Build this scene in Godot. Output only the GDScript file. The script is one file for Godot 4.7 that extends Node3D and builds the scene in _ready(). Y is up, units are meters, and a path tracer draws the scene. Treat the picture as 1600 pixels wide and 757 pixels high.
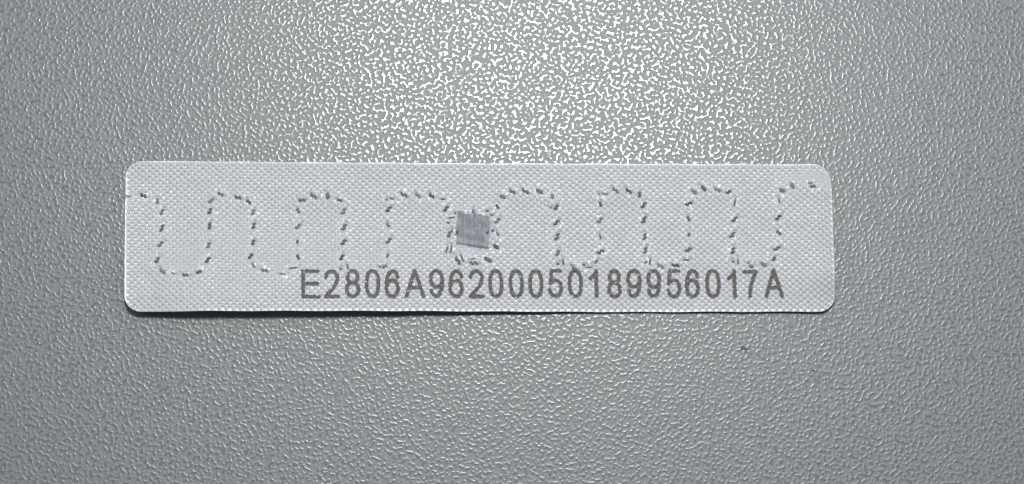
extends Node3D
# A white woven tag lying on a pebbled grey surface, seen from close above. All lengths below are millimetres, times MM.

const MM := 0.001
const LONG := 70.0        # the tag's length and width
const WIDE := 15.0
const NX := 1216          # cells of the woven sheet
const NZ := 252
const WARP := 0.347       # distance between neighbouring yarns
const WEFT := 0.302
const THICK := 0.27

var corner := [Vector2(-38.46, -8.20), Vector2(31.65, -7.84), Vector2(31.85, 7.09), Vector2(-38.06, 7.26)]
var centre := Vector2(-3.25, -0.45)
var rng := RandomNumberGenerator.new()
var height := PackedFloat32Array()     # of the sheet's upper side, at every grid corner
var calm := PackedFloat32Array()       # how much the thread pulls the weave out of shape there
var place := PackedVector3Array()      # grid corners in metres, from the tag's base
var normal := PackedVector3Array()
var inside := PackedByteArray()

# every stitch that shows: along the tag, across it, its lean in degrees, its length, and how it shows (0 one thin ply, 1 two plies, 2 a nub, 3 a fat one)
var stitches := [
	[0.30,3.55,-5,0.54,0], [1.80,3.47,-32,0.86,1], [3.17,3.96,80,0.60,1], [3.63,5.07,58,0.83,1], [3.65,6.65,65,0.88,1], [3.53,8.29,42,0.83,1],
	[3.20,9.90,50,0.83,1], [3.73,11.03,-48,0.83,1], [4.78,11.24,-8,0.54,0], [6.01,11.42,-15,0.74,1], [7.34,11.13,20,0.67,1], [8.21,9.90,50,0.78,1],
	[8.27,8.39,62,0.78,1], [8.34,6.42,80,0.83,1], [8.39,4.93,60,0.78,1], [8.53,3.92,35,0.74,1], [9.44,3.27,-35,0.74,1], [11.18,3.62,-20,0.80,1],
	[12.22,4.04,-50,0.64,1], [12.67,5.05,62,0.78,1], [12.72,6.41,70,0.78,1], [12.67,8.11,62,0.74,1], [12.44,9.51,48,0.74,1], [12.69,10.45,-50,0.67,2],
	[13.80,10.97,-18,0.78,1], [15.57,11.34,-3,0.80,0], [16.66,10.72,12,1.04,0], [17.09,9.59,-75,0.62,1], [17.03,8.01,80,0.48,2], [17.12,6.44,40,0.83,1],
	[17.10,4.87,-75,0.59,1], [17.50,3.85,-4,0.80,1], [18.66,3.42,-38,0.94,1], [20.05,3.41,-70,0.80,3], [21.22,3.81,-25,0.62,1], [21.64,4.89,60,0.88,1],
	[21.67,6.52,55,0.88,1], [21.62,8.07,45,0.83,1], [21.42,9.61,55,0.83,1], [21.29,10.77,80,0.29,2], [21.98,10.57,-72,0.67,0], [25.18,10.58,0,0.32,2],
	[25.65,10.55,15,0.56,1], [25.94,9.41,75,0.51,2], [26.08,7.88,45,0.88,1], [25.99,6.28,-70,0.56,1], [26.11,4.71,40,0.83,1], [25.91,3.76,60,0.24,2],
	[26.42,3.66,3,0.48,0], [27.63,3.25,-32,0.96,1], [29.00,3.29,-48,0.83,1], [30.36,3.34,-45,0.83,1], [31.47,3.69,10,0.56,0], [31.79,4.66,50,0.80,1],
	[32.31,5.57,14,0.75,0], [32.68,5.11,10,0.27,2], [31.99,6.09,10,0.37,2], [32.04,7.22,68,0.75,1], [32.33,6.86,82,0.48,0], [31.79,8.78,78,0.80,0],
	[32.22,8.75,86,1.00,0], [32.84,9.90,-58,0.96,1], [33.28,9.66,-65,0.88,0], [34.36,9.72,18,0.62,0], [34.45,10.16,-8,1.04,1], [35.82,9.80,-15,1.07,3],
	[36.67,8.49,-20,0.80,3], [36.83,7.16,-60,0.54,2], [36.38,6.83,60,0.43,2], [36.86,5.84,45,0.88,1], [36.86,4.40,-75,0.56,1], [35.87,4.85,10,0.40,2],
	[36.31,5.26,-5,0.46,2], [37.44,3.42,-3,0.78,3], [34.44,4.90,86,0.59,2], [32.85,6.97,80,0.46,2], [35.86,7.04,70,0.46,2], [34.59,5.27,84,0.54,0],
	[38.38,2.90,-35,0.78,1], [39.66,2.87,-35,0.88,1], [41.09,2.90,-12,0.99,3], [42.33,3.34,80,0.62,1], [42.70,4.47,50,0.70,1], [42.17,4.50,0,0.35,2],
	[42.70,6.02,45,0.83,1], [42.73,7.42,65,0.96,1], [42.76,9.09,65,0.83,1], [43.25,10.00,-82,0.75,0], [42.75,10.21,40,0.32,2], [44.11,10.34,-35,0.46,0],
	[44.37,10.77,-20,0.67,3], [45.31,10.31,-10,0.40,2], [45.82,10.54,10,0.88,0], [46.55,9.95,35,0.56,1], [46.99,8.97,25,0.88,1], [46.99,7.41,-70,0.62,0],
	[47.03,5.74,45,0.83,1], [47.09,4.14,-80,0.56,1], [46.96,3.14,0,0.21,2], [47.56,3.11,-3,0.70,0], [48.61,2.73,-45,0.88,1], [49.91,2.76,-40,0.83,1],
	[50.99,3.10,86,0.70,1], [51.39,4.20,50,0.83,1], [51.39,5.70,65,0.91,1], [51.40,7.40,75,0.83,1], [51.43,8.79,75,0.83,1], [51.87,9.95,84,0.80,0],
	[51.44,10.05,60,0.29,2], [52.87,10.39,-35,0.88,1], [54.39,10.33,-10,0.91,1], [55.45,9.78,0,0.70,0], [55.71,8.76,30,0.83,1], [55.78,7.19,85,0.51,2],
	[55.76,5.58,-75,0.62,1], [55.84,4.09,20,0.88,1], [56.41,2.88,-20,0.78,3], [57.36,2.50,-40,0.83,3], [58.70,2.63,-30,0.88,1], [59.83,2.89,25,0.62,1],
	[60.42,3.89,80,1.02,0], [60.35,5.64,40,0.88,1], [60.10,7.21,50,0.88,1], [60.09,8.83,70,0.83,1], [60.53,9.88,-84,0.80,0], [60.05,9.94,-60,0.35,2],
	[61.55,10.08,-5,0.35,2], [61.87,10.46,10,0.56,3], [63.08,10.26,-10,0.83,3], [64.11,9.67,50,0.56,1], [64.45,8.62,25,0.83,1], [64.66,7.01,-50,0.62,1],
	[64.69,5.46,40,0.83,1], [64.80,3.77,-75,0.62,0], [65.16,2.75,-6,0.80,3], [66.16,2.25,-50,0.78,3], [67.94,2.02,8,0.56,0], [68.17,2.38,-8,0.64,1],
]
# every printed character: its left and right ends along the tag, its top and foot across it
var printed := [
	["E",17.39,19.34,10.81,13.80], ["2",19.59,21.22,10.81,13.79], ["8",21.67,23.26,10.80,13.78], ["0",23.63,25.21,10.79,13.77], ["6",25.58,27.15,10.79,13.76], ["A",27.53,29.64,10.78,13.75], ["9",29.93,31.52,10.77,13.74], ["6",31.85,33.44,10.76,13.73], ["2",33.84,35.46,10.75,13.72], ["0",35.79,37.35,10.74,13.71], ["0",37.81,39.36,10.73,13.70], ["0",39.74,41.29,10.72,13.69], ["5",41.67,43.24,10.71,13.68], ["0",43.63,45.20,10.71,13.68], ["1",45.71,46.71,10.70,13.67], ["8",47.51,49.02,10.70,13.67], ["9",49.41,51.00,10.69,13.67], ["9",51.40,52.93,10.69,13.67], ["5",53.36,54.91,10.69,13.68], ["6",55.19,56.74,10.69,13.68], ["0",57.21,58.79,10.69,13.68], ["1",59.36,60.34,10.70,13.69], ["7",60.94,62.48,10.70,13.69], ["A",63.02,65.01,10.70,13.69]
]


func _ready() -> void:
	rng.seed = 41
	var cam := Camera3D.new()
	cam.name = "camera"
	cam.position = Vector3(0.0, 293.44, 62.37) * MM
	cam.fov = 9.138
	cam.near = 0.01
	cam.far = 20.0
	add_child(cam)
	cam.rotation_degrees = Vector3(-78.0, 0.0, 0.0)
	cam.current = true

	var env := Environment.new()
	env.background_mode = Environment.BG_COLOR
	env.background_color = Color(0.110, 0.121, 0.130).linear_to_srgb()
	env.tonemap_mode = Environment.TONE_MAPPER_LINEAR
	env.tonemap_exposure = 1.0
	env.sdfgi_enabled = true
	env.ssao_enabled = true
	env.ssil_enabled = true
	var we := WorldEnvironment.new()
	we.name = "environment"
	we.environment = env
	add_child(we)

	lamp("ceiling_lamp", Vector3(7.4, 380.0, -126.0), Vector3(0, 0, -19), Vector2(72, 72), Color(1.0, 0.99, 0.972), 0.090)
	lamp("window_light", Vector3(470.0, 430.0, -330.0), Vector3(0, 0, 0), Vector2(640, 640), Color(0.90, 0.95, 1.0), 0.10)
	lamp("window_light", Vector3(-470.0, 430.0, -330.0), Vector3(0, 0, 0), Vector2(560, 560), Color(0.92, 0.96, 1.0), 0.072)

	table_surface()
	fabric_tag()
	specks()


func lamp(called: String, at: Vector3, towards: Vector3, size: Vector2, color: Color, energy: float) -> void:
	var l := AreaLight3D.new()
	l.name = called
	l.area_size = size * MM
	l.light_color = color
	l.light_energy = energy
	l.area_range = 5.0
	l.shadow_enabled = true
	l.position = at * MM
	l.basis = Basis.looking_at((towards - at).normalized(), Vector3(0, 0, 1))
	add_child(l, true)


# ---------------------------------------------------------------- the surface

func table_surface() -> void:
	# Its moulded grain: noise of one wavelength, cut to flat-topped worms and dots on flat ground.
	var n := 1024
	var tile := 110.0
	var white := PackedFloat32Array()
	white.resize(n * n)
	for i in n * n:
		white[i] = rng.randf() + rng.randf() + rng.randf() - 1.5
	var fine := blurred(white, n, 0.95)
	var wide := blurred(white, n, 1.75)
	var sum := 0.0
	for i in n * n:
		fine[i] -= wide[i]
		sum += fine[i] * fine[i]
	var sigma := sqrt(sum / (n * n))
	for i in n * n:
		fine[i] /= sigma
	var im := Image.create_from_data(n, n, false, Image.FORMAT_RF, fine.to_byte_array())
	im.resize(2048, 2048, Image.INTERPOLATE_CUBIC)
	var v := im.get_data().to_float32_array()
	var bytes := PackedByteArray()
	bytes.resize(2048 * 2048 * 3)
	for i in v.size():
		var t := clampf((v[i] + 0.30) * 0.72, 0.0, 1.0)
		var top := t * t * (3.0 - 2.0 * t)
		bytes[i * 3] = int(clampf(215.0 * top + 26.0 * clampf(v[i] + 1.5, 0.0, 1.5), 0.0, 255.0))
		bytes[i * 3 + 1] = int(255.0 * (0.47 - 0.28 * top * top))
	var tex := ImageTexture.create_from_image(Image.create_from_data(2048, 2048, false, Image.FORMAT_RGB8, bytes))
	var m := StandardMaterial3D.new()
	m.resource_name = "grey_grained_coating"
	m.albedo_color = Color(0.232, 0.251, 0.261).linear_to_srgb()
	m.roughness = 1.0
	m.roughness_texture = tex
	m.roughness_texture_channel = BaseMaterial3D.TEXTURE_CHANNEL_GREEN
	m.metallic = 0.16
	m.metallic_specular = 0.5
	m.heightmap_enabled = true
	m.heightmap_texture = tex
	m.heightmap_scale = 0.0015
	m.texture_filter = BaseMaterial3D.TEXTURE_FILTER_LINEAR_WITH_MIPMAPS
	# a slab with rounded long edges; its top lies at 0
	var half := Vector2(300.0, 220.0)
	var st := SurfaceTool.new()
	st.begin(Mesh.PRIMITIVE_TRIANGLES)
	var rings := []
	for r in [[half, 0.0], [half + Vector2(1, 1) * 1.2, -0.5], [half + Vector2(1, 1) * 1.7, -1.7], [half + Vector2(1, 1) * 1.7, -18.0]]:
		var h: Vector2 = r[0]
		var ring := []
		for c in [Vector2(-1, -1), Vector2(1, -1), Vector2(1, 1), Vector2(-1, 1)]:
			ring.append(Vector3(h.x * c.x, r[1], h.y * c.y))
		rings.append(ring)
	var quads := [[rings[0][0], rings[0][1], rings[0][2], rings[0][3]], [rings[3][3], rings[3][2], rings[3][1], rings[3][0]]]
	for k in 3:
		for c in 4:
			quads.append([rings[k][c], rings[k + 1][c], rings[k + 1][(c + 1) % 4], rings[k][(c + 1) % 4]])
	for q in quads:
		var across: Vector3 = (q[1] - q[0]).cross(q[3] - q[0]).normalized()
		for k in [0, 1, 2, 0, 2, 3]:
			var p: Vector3 = q[k]
			st.set_normal(-across if absf(across.y) > 0.9 and p.y == 0.0 else across)
			st.set_uv(Vector2(p.x + p.y * 0.7 + 11.0, p.z + p.y * 0.7 + 7.0) / tile)
			st.add_vertex(p * MM)
	var o := MeshInstance3D.new()
	o.name = "table_surface"
	o.mesh = st.commit()
	o.material_override = m
	o.set_meta("kind", "structure")
	o.set_meta("label", "pebbled grey table surface")
	add_child(o)


func blurred(a: PackedFloat32Array, n: int, sigma: float) -> PackedFloat32Array:
	var reach := int(ceil(sigma * 2.6))
	var w := PackedFloat32Array()
	var total := 0.0
	for k in range(-reach, reach + 1):
		w.append(exp(-0.5 * k * k / (sigma * sigma)))
		total += w[-1]
	var out := a
	for turn in 2:      # along the rows, transposed, twice
		var b := PackedFloat32Array()
		b.resize(n * n)
		for y in n:
			var row := y * n
			for x in n:
				var s := 0.0
				for k in w.size():
					s += w[k] * out[row + ((x + k - reach) & (n - 1))]
				b[x * n + y] = s / total
		out = b
	return out


# ---------------------------------------------------------------- the tag

func lift(p: float, q: float) -> float:      # how far the tag stands off the surface
	var a := 1.1 * smoothstep(-3.0, 9.0, p) * (1.0 - smoothstep(12.0, 52.0, p)) + 0.25 * (1.0 - smoothstep(0.0, 12.0, p))
	return a * pow(smoothstep(3.0, 15.0, q), 1.5)


func flat(p: float, q: float) -> Vector2:    # along and across the tag -> millimetres from its base
	var s := p / LONG
	var t := q / WIDE
	var c: Vector2 = (corner[0].lerp(corner[1], s)).lerp(corner[3].lerp(corner[2], s), t)
	# the cut edges are not quite straight
	return c - centre + Vector2(0.0, 0.12 * sin(PI * s) * (0.6 - t) + 0.02 * sin(p * 0.9) * (1.0 - 2.0 * t))


func end_gap(q: float) -> float:             # how far the rounded corners draw in the ends of a row
	var r := 1.65
	var d := r - minf(q, WIDE - q)
	return 0.0 if d <= 0.0 else r - sqrt(maxf(0.0, r * r - d * d))


func cell(p: float, q: float) -> Vector2:
	return Vector2(p / LONG * NX, q / WIDE * NZ)


func height_at(p: float, q: float) -> float:
	var c := cell(p, q)
	var i := clampi(int(c.x), 0, NX - 1)
	var j := clampi(int(c.y), 0, NZ - 1)
	var fx := clampf(c.x - i, 0.0, 1.0)
	var fz := clampf(c.y - j, 0.0, 1.0)
	var k := j * (NX + 1) + i
	return lerpf(lerpf(height[k], height[k + 1], fx), lerpf(height[k + NX + 1], height[k + NX + 2], fx), fz)


func hash2(a: int, b: int) -> float:
	var h := (a * 374761393 + b * 668265263) & 0x7fffffff
	h = ((h ^ (h >> 13)) * 1274126177) & 0x7fffffff
	return float((h ^ (h >> 16)) & 0xffff) / 65535.0


func fabric_tag() -> void:
	var root := Node3D.new()
	root.name = "fabric_tag"
	root.position = Vector3(centre.x, 0.0, centre.y) * MM
	root.set_meta("label", "white woven fabric tag with rounded corners and a printed code, lying on the grey surface")
	root.set_meta("category", "fabric tag")
	add_child(root)
	weave_sheet()

	var white := StandardMaterial3D.new()
	white.resource_name = "white_woven_polyester"
	white.albedo_color = Color(0.675, 0.683, 0.725).linear_to_srgb()
	white.roughness = 0.33
	white.metallic_specular = 0.75
	white.rim_enabled = true
	white.rim = 0.25
	var cloth := keep(root, "cloth", sheet_mesh(), white)

	var ink := StandardMaterial3D.new()
	ink.resource_name = "grey_brown_ink"
	ink.albedo_color = Color(0.172, 0.168, 0.158).linear_to_srgb()
	ink.roughness = 0.5
	for c in printed:
		keep(cloth, "digit" if String(c[0]).is_valid_int() else "letter", clipped(glyph_field(c), 0.006), ink)

	var chip := StandardMaterial3D.new()
	chip.resource_name = "grey_chip_under_thin_cloth"
	chip.vertex_color_use_as_albedo = true
	chip.roughness = 0.5
	keep(root, "chip_module", mottled(clipped(chip_field(), 0.006)), chip)

	var yarns := []
	for k in 4:
		var m := StandardMaterial3D.new()
		m.resource_name = "grey_metallised_thread"
		var g: float = [0.15, 0.22, 0.18, 0.28][k]
		m.albedo_color = Color(g * 0.97, g, g * 1.07).linear_to_srgb()
		m.roughness = 0.45
		m.metallic = 0.15
		yarns.append(m)
	for s in stitches:
		var y: StandardMaterial3D = yarns[rng.randi() % 4]
		keep(root, "stitch", stitch_mesh(s), y)


func keep(parent: Node3D, called: String, mesh: Mesh, m: Material) -> MeshInstance3D:
	var o := MeshInstance3D.new()
	o.name = called
	o.mesh = mesh
	o.material_override = m
	parent.add_child(o, true)
	return o


func weave_sheet() -> void:
	var w := NX + 1
	var total := w * (NZ + 1)
	height.resize(total)
	calm.resize(total)
	place.resize(total)
	normal.resize(total)
	inside.resize(total)
	var rise := PackedFloat32Array()
	rise.resize(total)
	# the hidden thread lifts the cloth along its way, and every stitch pinches it at its two ends
	for s in stitches:
		var at := cell(s[0], s[1])
		var dir := Vector2(cos(deg_to_rad(s[2])), -sin(deg_to_rad(s[2])))
		var half: float = s[3] * 0.5
		for j in range(maxi(0, int(at.y) - 26), mini(NZ, int(at.y) + 26) + 1):
			for i in range(maxi(0, int(at.x) - 27), mini(NX, int(at.x) + 27) + 1):
				var d := Vector2(i * LONG / NX - s[0], j * WIDE / NZ - s[1])
				var along := d.dot(dir)
				var off := absf(d.cross(dir))
				var g := exp(-d.length_squared() / 0.55)
				var k := j * w + i
				calm[k] = maxf(calm[k], g)
				rise[k] += 0.07 * exp(-d.length_squared() / 0.9)
				var e := absf(along) - half
				rise[k] -= 0.10 * exp(-(e * e + off * off) / 0.03)
	var drift := FastNoiseLite.new()
	drift.seed = 5
	drift.noise_type = FastNoiseLite.TYPE_SIMPLEX_SMOOTH
	drift.frequency = 0.5
	drift.fractal_octaves = 2
	var chip := chip_corners()
	var slow := FastNoiseLite.new()
	slow.seed = 9
	slow.noise_type = FastNoiseLite.TYPE_SIMPLEX_SMOOTH
	slow.frequency = 0.11
	for j in NZ + 1:
		var q := j * WIDE / NZ
		var draw := end_gap(q)
		for i in w:
			var k := j * w + i
			var p := i * LONG / NX
			var pc := clampf(p, draw, LONG - draw)
			inside[k] = 0 if p < draw - 0.5 * LONG / NX or p > LONG - draw + 0.5 * LONG / NX else 1
			var soft := calm[k]
			var a := p / WARP + 0.22 * drift.get_noise_2d(p * 0.7, q) + soft * 0.8 * drift.get_noise_2d(p * 2.0, q * 2.0)
			var b := q / WEFT + 0.30 * drift.get_noise_2d(p + 60.0, q * 0.8) + soft * 0.8 * drift.get_noise_2d(p * 2.0 + 50.0, q * 2.0)
			var ia := roundi(a)
			var ib := roundi(b)
			var fa := a - ia
			var fb := b - ib
			var turn := -1.0 if (ia + ib) & 1 else 1.0
			var bump := 0.75 + 0.5 * hash2(ia, ib)
			var over := turn * cos(PI * fa * 0.5) * cos(PI * fb)       # 1 where this warp yarn crosses on top
			var warp := 0.09 * bump * turn * pow(maxf(0.0, cos(PI * fb)), 0.6) + 0.16 * sqrt(maxf(0.0, 1.0 - 5.0 * fa * fa))
			var weft := -0.035 * bump * turn * cos(PI * fa) + 0.05 * sqrt(maxf(0.0, 1.0 - 3.6 * fb * fb))
			var weave := maxf(warp, weft) + 0.0 * over
			var body := lift(p, q) + 0.09 * slow.get_noise_2d(p, q)
			# the ends stand a little off the surface, the heat-cut rim is a low bead
			body += 0.42 * exp(-p / 2.2) * smoothstep(1.5, 6.0, q) + 0.75 * exp(-(LONG - p) / 2.5) * smoothstep(0.5, 3.0, q) * (1.0 - 0.8 * smoothstep(11.0, 14.5, q))
			var rim := minf(minf(q, WIDE - q), minf(p - draw, LONG - draw - p))
			var edge := 1.0 - smoothstep(0.08, 0.40, rim)
			body += 0.07 * edge
			var c := chip_distance(chip, p, q)
			body += 0.13 * smoothstep(-0.16, 0.10, c)
			var on_chip := smoothstep(-0.10, 0.05, c)
			weave = lerpf(weave, 0.16 * sqrt(maxf(0.0, 1.0 - 3.8 * fa * fa)) * (0.4 + 0.6 * bump), on_chip)
			var ends := 1.0 if absf(c - chip_side(chip, p, q)) < 0.001 else 0.35
			weave -= 0.26 * ends * exp(-pow((c + 0.01) / 0.09, 2.0))
			weave *= (1.0 - 0.55 * soft) * 0.60 * (1.0 - 0.92 * edge)
			height[k] = THICK + 0.03 + body + weave + rise[k]
			var f := flat(pc, q)
			place[k] = Vector3(f.x, height[k], f.y) * MM
	for j in NZ + 1:
		for i in w:
			var k := j * w + i
			var l := height[k - 1] if i > 0 else height[k]
			var r := height[k + 1] if i < NX else height[k]
			var u := height[k - w] if j > 0 else height[k]
			var d := height[k + w] if j < NZ else height[k]
			normal[k] = Vector3((l - r) / (2.0 * LONG / NX), 1.0, (u - d) / (2.0 * WIDE / NZ)).normalized()


func sheet_mesh() -> ArrayMesh:
	var pos := place.duplicate()
	var nor := normal.duplicate()
	var index := PackedInt32Array()
	var w := NX + 1
	for j in NZ:
		for i in NX:
			var k := j * w + i
			if inside[k] + inside[k + 1] + inside[k + w] + inside[k + w + 1] < 1:
				continue
			index.append_array([k, k + 1, k + w + 1, k, k + w + 1, k + w])
	# the rim: a rounded skirt all round, then the underside
	var loop := []
	var r := 1.65
	for c in [[Vector2(LONG - r, r), -90.0], [Vector2(LONG - r, WIDE - r), 0.0], [Vector2(r, WIDE - r), 90.0], [Vector2(r, r), 180.0]]:
		for n in 17:
			var t := deg_to_rad(c[1] + 90.0 * n / 16.0)
			loop.append([c[0] + Vector2(cos(t), sin(t)) * r, Vector2(cos(t), sin(t))])
	var full := []
	for n in loop.size():
		var a = loop[n]
		var b = loop[(n + 1) % loop.size()]
		var steps := maxi(1, int((b[0] as Vector2).distance_to(a[0]) / 0.12))
		for s in steps:
			full.append([(a[0] as Vector2).lerp(b[0], float(s) / steps), (a[1] as Vector2).lerp(b[1], float(s) / steps).normalized()])
	var profile := [[-0.07, -0.02, 0.9], [0.0, -0.005, 0.75], [0.035, -0.06, 0.15], [0.03, -0.16, -0.1], [-0.02, -THICK, -0.8]]
	var first := pos.size()
	for f in full:
		var p: Vector2 = f[0]
		var out: Vector2 = f[1]
		var h := height_at(clampf(p.x - out.x * 0.08, 0, LONG), clampf(p.y - out.y * 0.08, 0, WIDE))
		for k in profile:
			var at := flat(p.x + out.x * k[0], p.y + out.y * k[0])
			pos.append(Vector3(at.x, maxf(0.012, h + k[1]), at.y) * MM)
			nor.append(Vector3(out.x * (1.0 - absf(k[2])), k[2], out.y * (1.0 - absf(k[2]))).normalized())
	var many := full.size()
	var deep := profile.size()
	for n in many:
		for k in deep - 1:
			var a := first + n * deep + k
			var b := first + ((n + 1) % many) * deep + k
			index.append_array([a, b, b + 1, a, b + 1, a + 1])
	var under := pos.size()
	var ux := 140
	var uz := 30
	for j in uz + 1:
		var q := j * WIDE / uz
		var draw := end_gap(q)
		for i in ux + 1:
			var p := clampf(i * LONG / ux, draw, LONG - draw)
			var at := flat(p, q)
			pos.append(Vector3(at.x, maxf(0.012, height_at(p, q) - THICK - 0.02), at.y) * MM)
			nor.append(Vector3(0, -1, 0))
	for j in uz:
		for i in ux:
			var k := under + j * (ux + 1) + i
			index.append_array([k, k + ux + 2, k + 1, k, k + ux + 1, k + ux + 2])
	return built(pos, nor, index)


func built(pos: PackedVector3Array, nor: PackedVector3Array, index: PackedInt32Array) -> ArrayMesh:
	var arrays := []
	arrays.resize(Mesh.ARRAY_MAX)
	arrays[Mesh.ARRAY_VERTEX] = pos
	arrays[Mesh.ARRAY_NORMAL] = nor
	arrays[Mesh.ARRAY_INDEX] = index
	var mesh := ArrayMesh.new()
	mesh.add_surface_from_arrays(Mesh.PRIMITIVE_TRIANGLES, arrays)
	return mesh


# What lies inside a field (above 0) is cut out of the sheet's own triangles and laid a few micrometres above them, as ink lies on cloth.
func clipped(field: Dictionary, above: float) -> ArrayMesh:
	var pos := PackedVector3Array()
	var nor := PackedVector3Array()
	var index := PackedInt32Array()
	var i0: int = field.i0
	var j0: int = field.j0
	var fw: int = field.w
	var fh: int = field.h
	var v: PackedFloat32Array = field.v
	var w := NX + 1
	for j in fh - 1:
		for i in fw - 1:
			var a := j * fw + i
			var quad := [a, a + 1, a + fw + 1, a + fw]
			if maxf(maxf(v[quad[0]], v[quad[1]]), maxf(v[quad[2]], v[quad[3]])) <= 0.0:
				continue
			var k := (j + j0) * w + i + i0
			var grid := [k, k + 1, k + w + 1, k + w]
			for tri in [[0, 1, 2], [0, 2, 3]]:
				var start := pos.size()
				for n in 3:
					var c: int = tri[n]
					var d: int = tri[(n + 1) % 3]
					var vc := v[quad[c]]
					var vd := v[quad[d]]
					var gc: int = grid[c]
					var gd: int = grid[d]
					if vc > 0.0:
						pos.append(place[gc] + normal[gc] * above * MM)
						nor.append(normal[gc])
					if (vc > 0.0) != (vd > 0.0):
						var t := vc / (vc - vd)
						pos.append(place[gc].lerp(place[gd], t) + normal[gc].lerp(normal[gd], t) * above * MM)
						nor.append(normal[gc].lerp(normal[gd], t).normalized())
				for n in pos.size() - start - 2:
					index.append_array([start, start + n + 1, start + n + 2])
	return built(pos, nor, index)


func strokes_of(c: String) -> Array:         # centre lines in a box of 1 by 1
	match c:
		"0":
			return [ring(0.5, 0.5, 0.5, 0.5, 0, 360, 2.35)]
		"1":
			return [pts([1, 1, 1, 0, 0.75, 0.12, 0.42, 0.22, 0, 0.30])]
		"2":
			return [ring(0.5, 0.27, 0.47, 0.27, 185, 375, 2.0) + pts([0.90, 0.44, 0.74, 0.59, 0.46, 0.76, 0.18, 0.89, 0.02, 1.0, 1.0, 1.0])]
		"5":
			return [pts([0.92, 0, 0.20, 0, 0.07, 0.50, 0.25, 0.40, 0.50, 0.36, 0.75, 0.40, 0.94, 0.52, 1, 0.67, 0.94, 0.83, 0.76, 0.96, 0.5, 1, 0.22, 0.96, 0.06, 0.86, 0, 0.74])]
		"6":
			return [pts([0.96, 0.24, 0.88, 0.10, 0.71, 0.01, 0.52, 0, 0.30, 0.05, 0.12, 0.21, 0.03, 0.44, 0.0, 0.62]), ring(0.5, 0.68, 0.49, 0.32, 0, 360, 2.1)]
		"7":
			return [pts([0, 0.03, 1, 0.03, 0.73, 0.30, 0.52, 0.60, 0.40, 1])]
		"8":
			return [ring(0.5, 0.235, 0.42, 0.235, 0, 360, 2.1), ring(0.5, 0.735, 0.5, 0.265, 0, 360, 2.1)]
		"9":
			return [pts([0.04, 0.76, 0.12, 0.90, 0.29, 0.99, 0.48, 1, 0.70, 0.95, 0.88, 0.79, 0.97, 0.56, 1.0, 0.38]), ring(0.5, 0.32, 0.49, 0.32, 0, 360, 2.1)]
		"E":
			return [pts([0.95, 0, 0, 0, 0, 1, 1, 1]), pts([0, 0.49, 0.92, 0.49])]
		"A":
			return [pts([0, 1, 0.5, -0.02, 1, 1]), pts([0.19, 0.66, 0.81, 0.66])]
	return []


func pts(a: Array) -> PackedVector2Array:
	var out := PackedVector2Array()
	for k in a.size() / 2:
		out.append(Vector2(a[k * 2], a[k * 2 + 1]))
	return out


func ring(cx: float, cy: float, rx: float, ry: float, from: float, to: float, power: float) -> PackedVector2Array:
	var out := PackedVector2Array()
	for k in 25:
		var t := deg_to_rad(lerpf(from, to, k / 24.0))
		var c := cos(t)
		var s := sin(t)
		out.append(Vector2(cx + rx * signf(c) * pow(absf(c), 2.0 / power), cy + ry * signf(s) * pow(absf(s), 2.0 / power)))
	return out


func field_over(p0: float, p1: float, q0: float, q1: float) -> Dictionary:
	var a := cell(p0, q0)
	var b := cell(p1, q1)
	var f := {"i0": int(a.x) - 3, "j0": int(a.y) - 3, "w": int(b.x - a.x) + 8, "h": int(b.y - a.y) + 8}
	var v := PackedFloat32Array()
	v.resize(int(f.w) * int(f.h))
	f.v = v
	return f


func glyph_field(c: Array) -> Dictionary:
	var half := 0.208                        # half the stroke's width
	var p0: float = c[1]
	var p1: float = c[2]
	var q0: float = c[3]
	var q1: float = c[4]
	var f := field_over(p0, p1, q0, q1)
	var v: PackedFloat32Array = f.v
	var worn := FastNoiseLite.new()
	worn.seed = 21
	worn.frequency = 2.2
	var lines := []
	for s in strokes_of(c[0]):
		var line := PackedVector2Array()
		for t in s:
			line.append(Vector2(lerpf(p0 + half, p1 - half, t.x), lerpf(q0 + half, q1 - half, t.y)))
		lines.append(line)
	for j in int(f.h):
		for i in int(f.w):
			var gi: int = i + int(f.i0)
			var gj: int = j + int(f.j0)
			var at := Vector2(gi * LONG / NX, gj * WIDE / NZ)
			var best := 9.0
			for line in lines:
				for n in line.size() - 1:
					var on := Geometry2D.get_closest_point_to_segment(at, line[n], line[n + 1])
					best = minf(best, on.distance_squared_to(at))
			var worn_at := hash2(roundi(at.x / WARP * 2.0) + 900, roundi(at.y / WEFT * 2.0))
			# the ink follows the yarns: it spreads over their crowns and misses a few of the gaps
			v[j * int(f.w) + i] = half - sqrt(best) + 0.05 * worn.get_noise_2d(at.x * 3.0, at.y * 3.0) - 0.06 * pow(worn_at, 3.0) - (0.16 if worn_at > 0.985 else 0.0)
	f.v = v
	return f


func chip_corners() -> PackedVector2Array:
	return PackedVector2Array([Vector2(33.05, 5.01), Vector2(36.21, 5.52), Vector2(35.87, 8.68), Vector2(32.74, 8.20)])


func chip_distance(c: PackedVector2Array, p: float, q: float) -> float:   # above 0 inside
	if absf(p - 34.47) > 2.6 or absf(q - 6.85) > 2.6:
		return -9.0
	var best := 9.0
	for k in 4:
		var a := c[k]
		var side := (c[(k + 1) % 4] - a).normalized()
		best = minf(best, side.cross(Vector2(p, q) - a))
	return best


func chip_side(c: PackedVector2Array, p: float, q: float) -> float:       # the same, of its upper and lower sides alone
	var up := (c[1] - c[0]).normalized().cross(Vector2(p, q) - c[0])
	return minf(up, (c[3] - c[2]).normalized().cross(Vector2(p, q) - c[2]))


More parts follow.
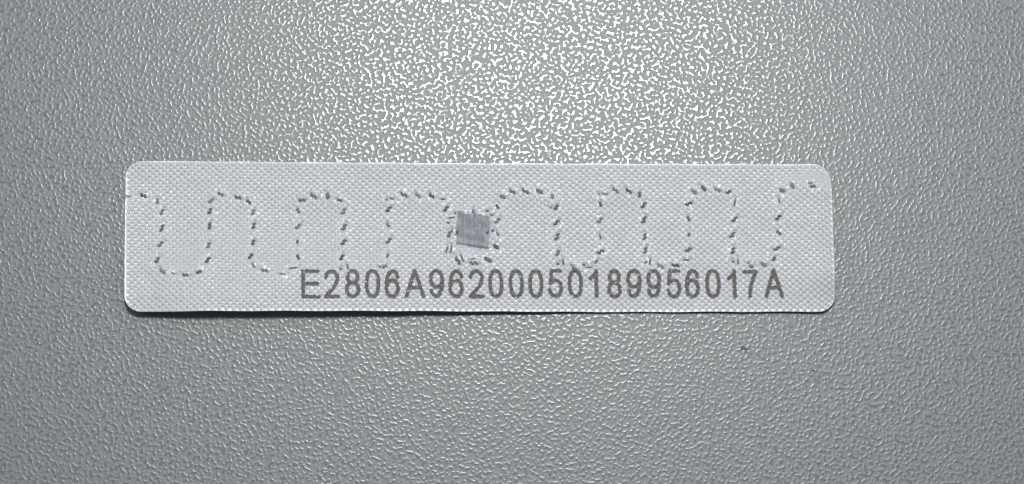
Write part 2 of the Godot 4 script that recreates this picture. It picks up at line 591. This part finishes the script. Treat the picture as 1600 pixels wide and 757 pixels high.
func chip_field() -> Dictionary:
	var f := field_over(32.4, 36.5, 4.7, 9.0)
	var v: PackedFloat32Array = f.v
	var c := chip_corners()
	for j in int(f.h):
		for i in int(f.w):
			var p := (i + int(f.i0)) * LONG / NX
			var q := (j + int(f.j0)) * WIDE / NZ
			v[j * int(f.w) + i] = chip_distance(c, p, q) + 0.20 * (hash2(i / 6, 3) - 0.5) + 0.22 * (hash2(7, j / 5) - 0.5) + 0.16 * (hash2(i / 3, j / 5) - 0.5)
	f.v = v
	return f


func mottled(mesh: ArrayMesh) -> ArrayMesh:      # the chip shows through its cover yarn by yarn, less so at its rim
	var arrays := mesh.surface_get_arrays(0)
	var pos: PackedVector3Array = arrays[Mesh.ARRAY_VERTEX]
	var tint := PackedColorArray()
	var cloud := FastNoiseLite.new()
	cloud.seed = 33
	cloud.frequency = 0.55
	var c := chip_corners()
	for v in pos:
		var p := v.x / MM + 35.15
		var q := v.z / MM + 7.95
		var t := 0.16 + 0.5 * cloud.get_noise_2d(p, q) + 0.34 * (hash2(roundi(p / WARP * 1.5), 5) - 0.5) + 0.40 * (hash2(roundi(p / WARP * 2.0), roundi(q / WEFT * 1.6)) - 0.5)
		t = clampf(t + 0.35 * (1.0 - smoothstep(0.0, 0.32, chip_distance(c, p, q))), 0.0, 0.8)
		tint.append(Color(0.25, 0.26, 0.30).lerp(Color(0.56, 0.57, 0.62), t))
	arrays[Mesh.ARRAY_COLOR] = tint
	var out := ArrayMesh.new()
	out.add_surface_from_arrays(Mesh.PRIMITIVE_TRIANGLES, arrays)
	return out


func stitch_mesh(s: Array) -> ArrayMesh:
	var pos := PackedVector3Array()
	var nor := PackedVector3Array()
	var index := PackedInt32Array()
	var lean := deg_to_rad(s[2])
	var dir := Vector2(cos(lean), -sin(lean))
	var side := Vector2(-dir.y, dir.x)
	var long: float = s[3]
	var plies := []                          # offset along, offset across, length, thickness, turn
	match int(s[4]):
		0:
			plies = [[0.0, 0.0, long, 0.09, 0.0]]
		1:
			plies = [[-0.2 * long, 0.03, long * 0.64, 0.15, 0.45], [0.2 * long, -0.03, long * 0.62, 0.145, 0.45]]
		2:
			plies = [[0.0, 0.0, long, 0.12, 0.0]]
		3:
			plies = [[-0.05 * long, -0.09, long * 0.85, 0.135, 0.06], [0.03 * long, 0.07, long * 0.9, 0.135, 0.06]]
	for ply in plies:
		var turn: float = ply[4] * (0.6 + 0.8 * rng.randf())
		var d := dir.rotated(turn)
		var n := side.rotated(turn)
		var mid: Vector2 = Vector2(s[0], s[1]) + dir * ply[0] + side * (ply[1] as float)
		var around := 10
		var steps := 9
		var first := pos.size()
		for a in steps + 1:
			var t := 2.0 * a / steps - 1.0
			var thick: float = ply[3] * pow(maxf(0.0, 1.0 - t * t), 0.42) * (0.92 + 0.16 * rng.randf())
			var at: Vector2 = mid + d * (t * ply[2] * 0.5) + n * (0.02 * sin(t * 2.5))
			var h := height_at(at.x, at.y) * 0.35 + height_at(mid.x, mid.y) * 0.65 + 0.015 - 0.09 * t * t
			for b in around:
				var g := TAU * b / around
				var across := n * (cos(g) * thick)
				var f := flat(at.x + across.x, at.y + across.y)
				pos.append(Vector3(f.x, h + sin(g) * thick * 0.8, f.y) * MM)
				nor.append((Vector3(n.x, 0, n.y) * cos(g) + Vector3(0, sin(g), 0) + Vector3(d.x, 0, d.y) * t * 0.6).normalized())
		for a in steps:
			for b in around:
				var k := first + a * around + b
				var l := first + a * around + (b + 1) % around
				index.append_array([k, l, l + around, k, l + around, k + around])
	return built(pos, nor, index)


# ---------------------------------------------------------------- specks on the surface

func specks() -> void:
	speck(Vector2(22.8, 10.7), 0.33, "dark_speck", "tiny dark speck of dirt on the grey surface below the tag's right end")
	speck(Vector2(29.6, 12.9), 0.2, "dark_speck_001", "smaller, fainter dirt speck on the grey surface, lowest and furthest right of the two")


func speck(at: Vector2, size: float, called: String, label: String) -> void:
	var st := SurfaceTool.new()
	st.begin(Mesh.PRIMITIVE_TRIANGLES)
	var rings := []
	for a in 5:
		var ring_pts := []
		for b in 12:
			var t := TAU * b / 12.0
			var r := size * cos(a * PI / 8.0) * (0.7 + 0.3 * sin(t * 2.0 + 0.6) + 0.15 * sin(t * 3.0))
			ring_pts.append(Vector3(cos(t) * r, size * 0.22 * sin(a * PI / 8.0), sin(t) * r) * MM)
		rings.append(ring_pts)
	for a in 4:
		for b in 12:
			var c := (b + 1) % 12
			for v in [rings[a][b], rings[a][c], rings[a + 1][c], rings[a][b], rings[a + 1][c], rings[a + 1][b]]:
				st.add_vertex(v)
	st.generate_normals()
	var m := StandardMaterial3D.new()
	m.resource_name = "dirt"
	m.albedo_color = Color(0.14, 0.14, 0.145).linear_to_srgb()
	m.roughness = 0.8
	var o := keep(self, called, st.commit(), m)
	o.position = Vector3(at.x, 0.0, at.y) * MM
	o.set_meta("label", label)
	o.set_meta("category", "speck")
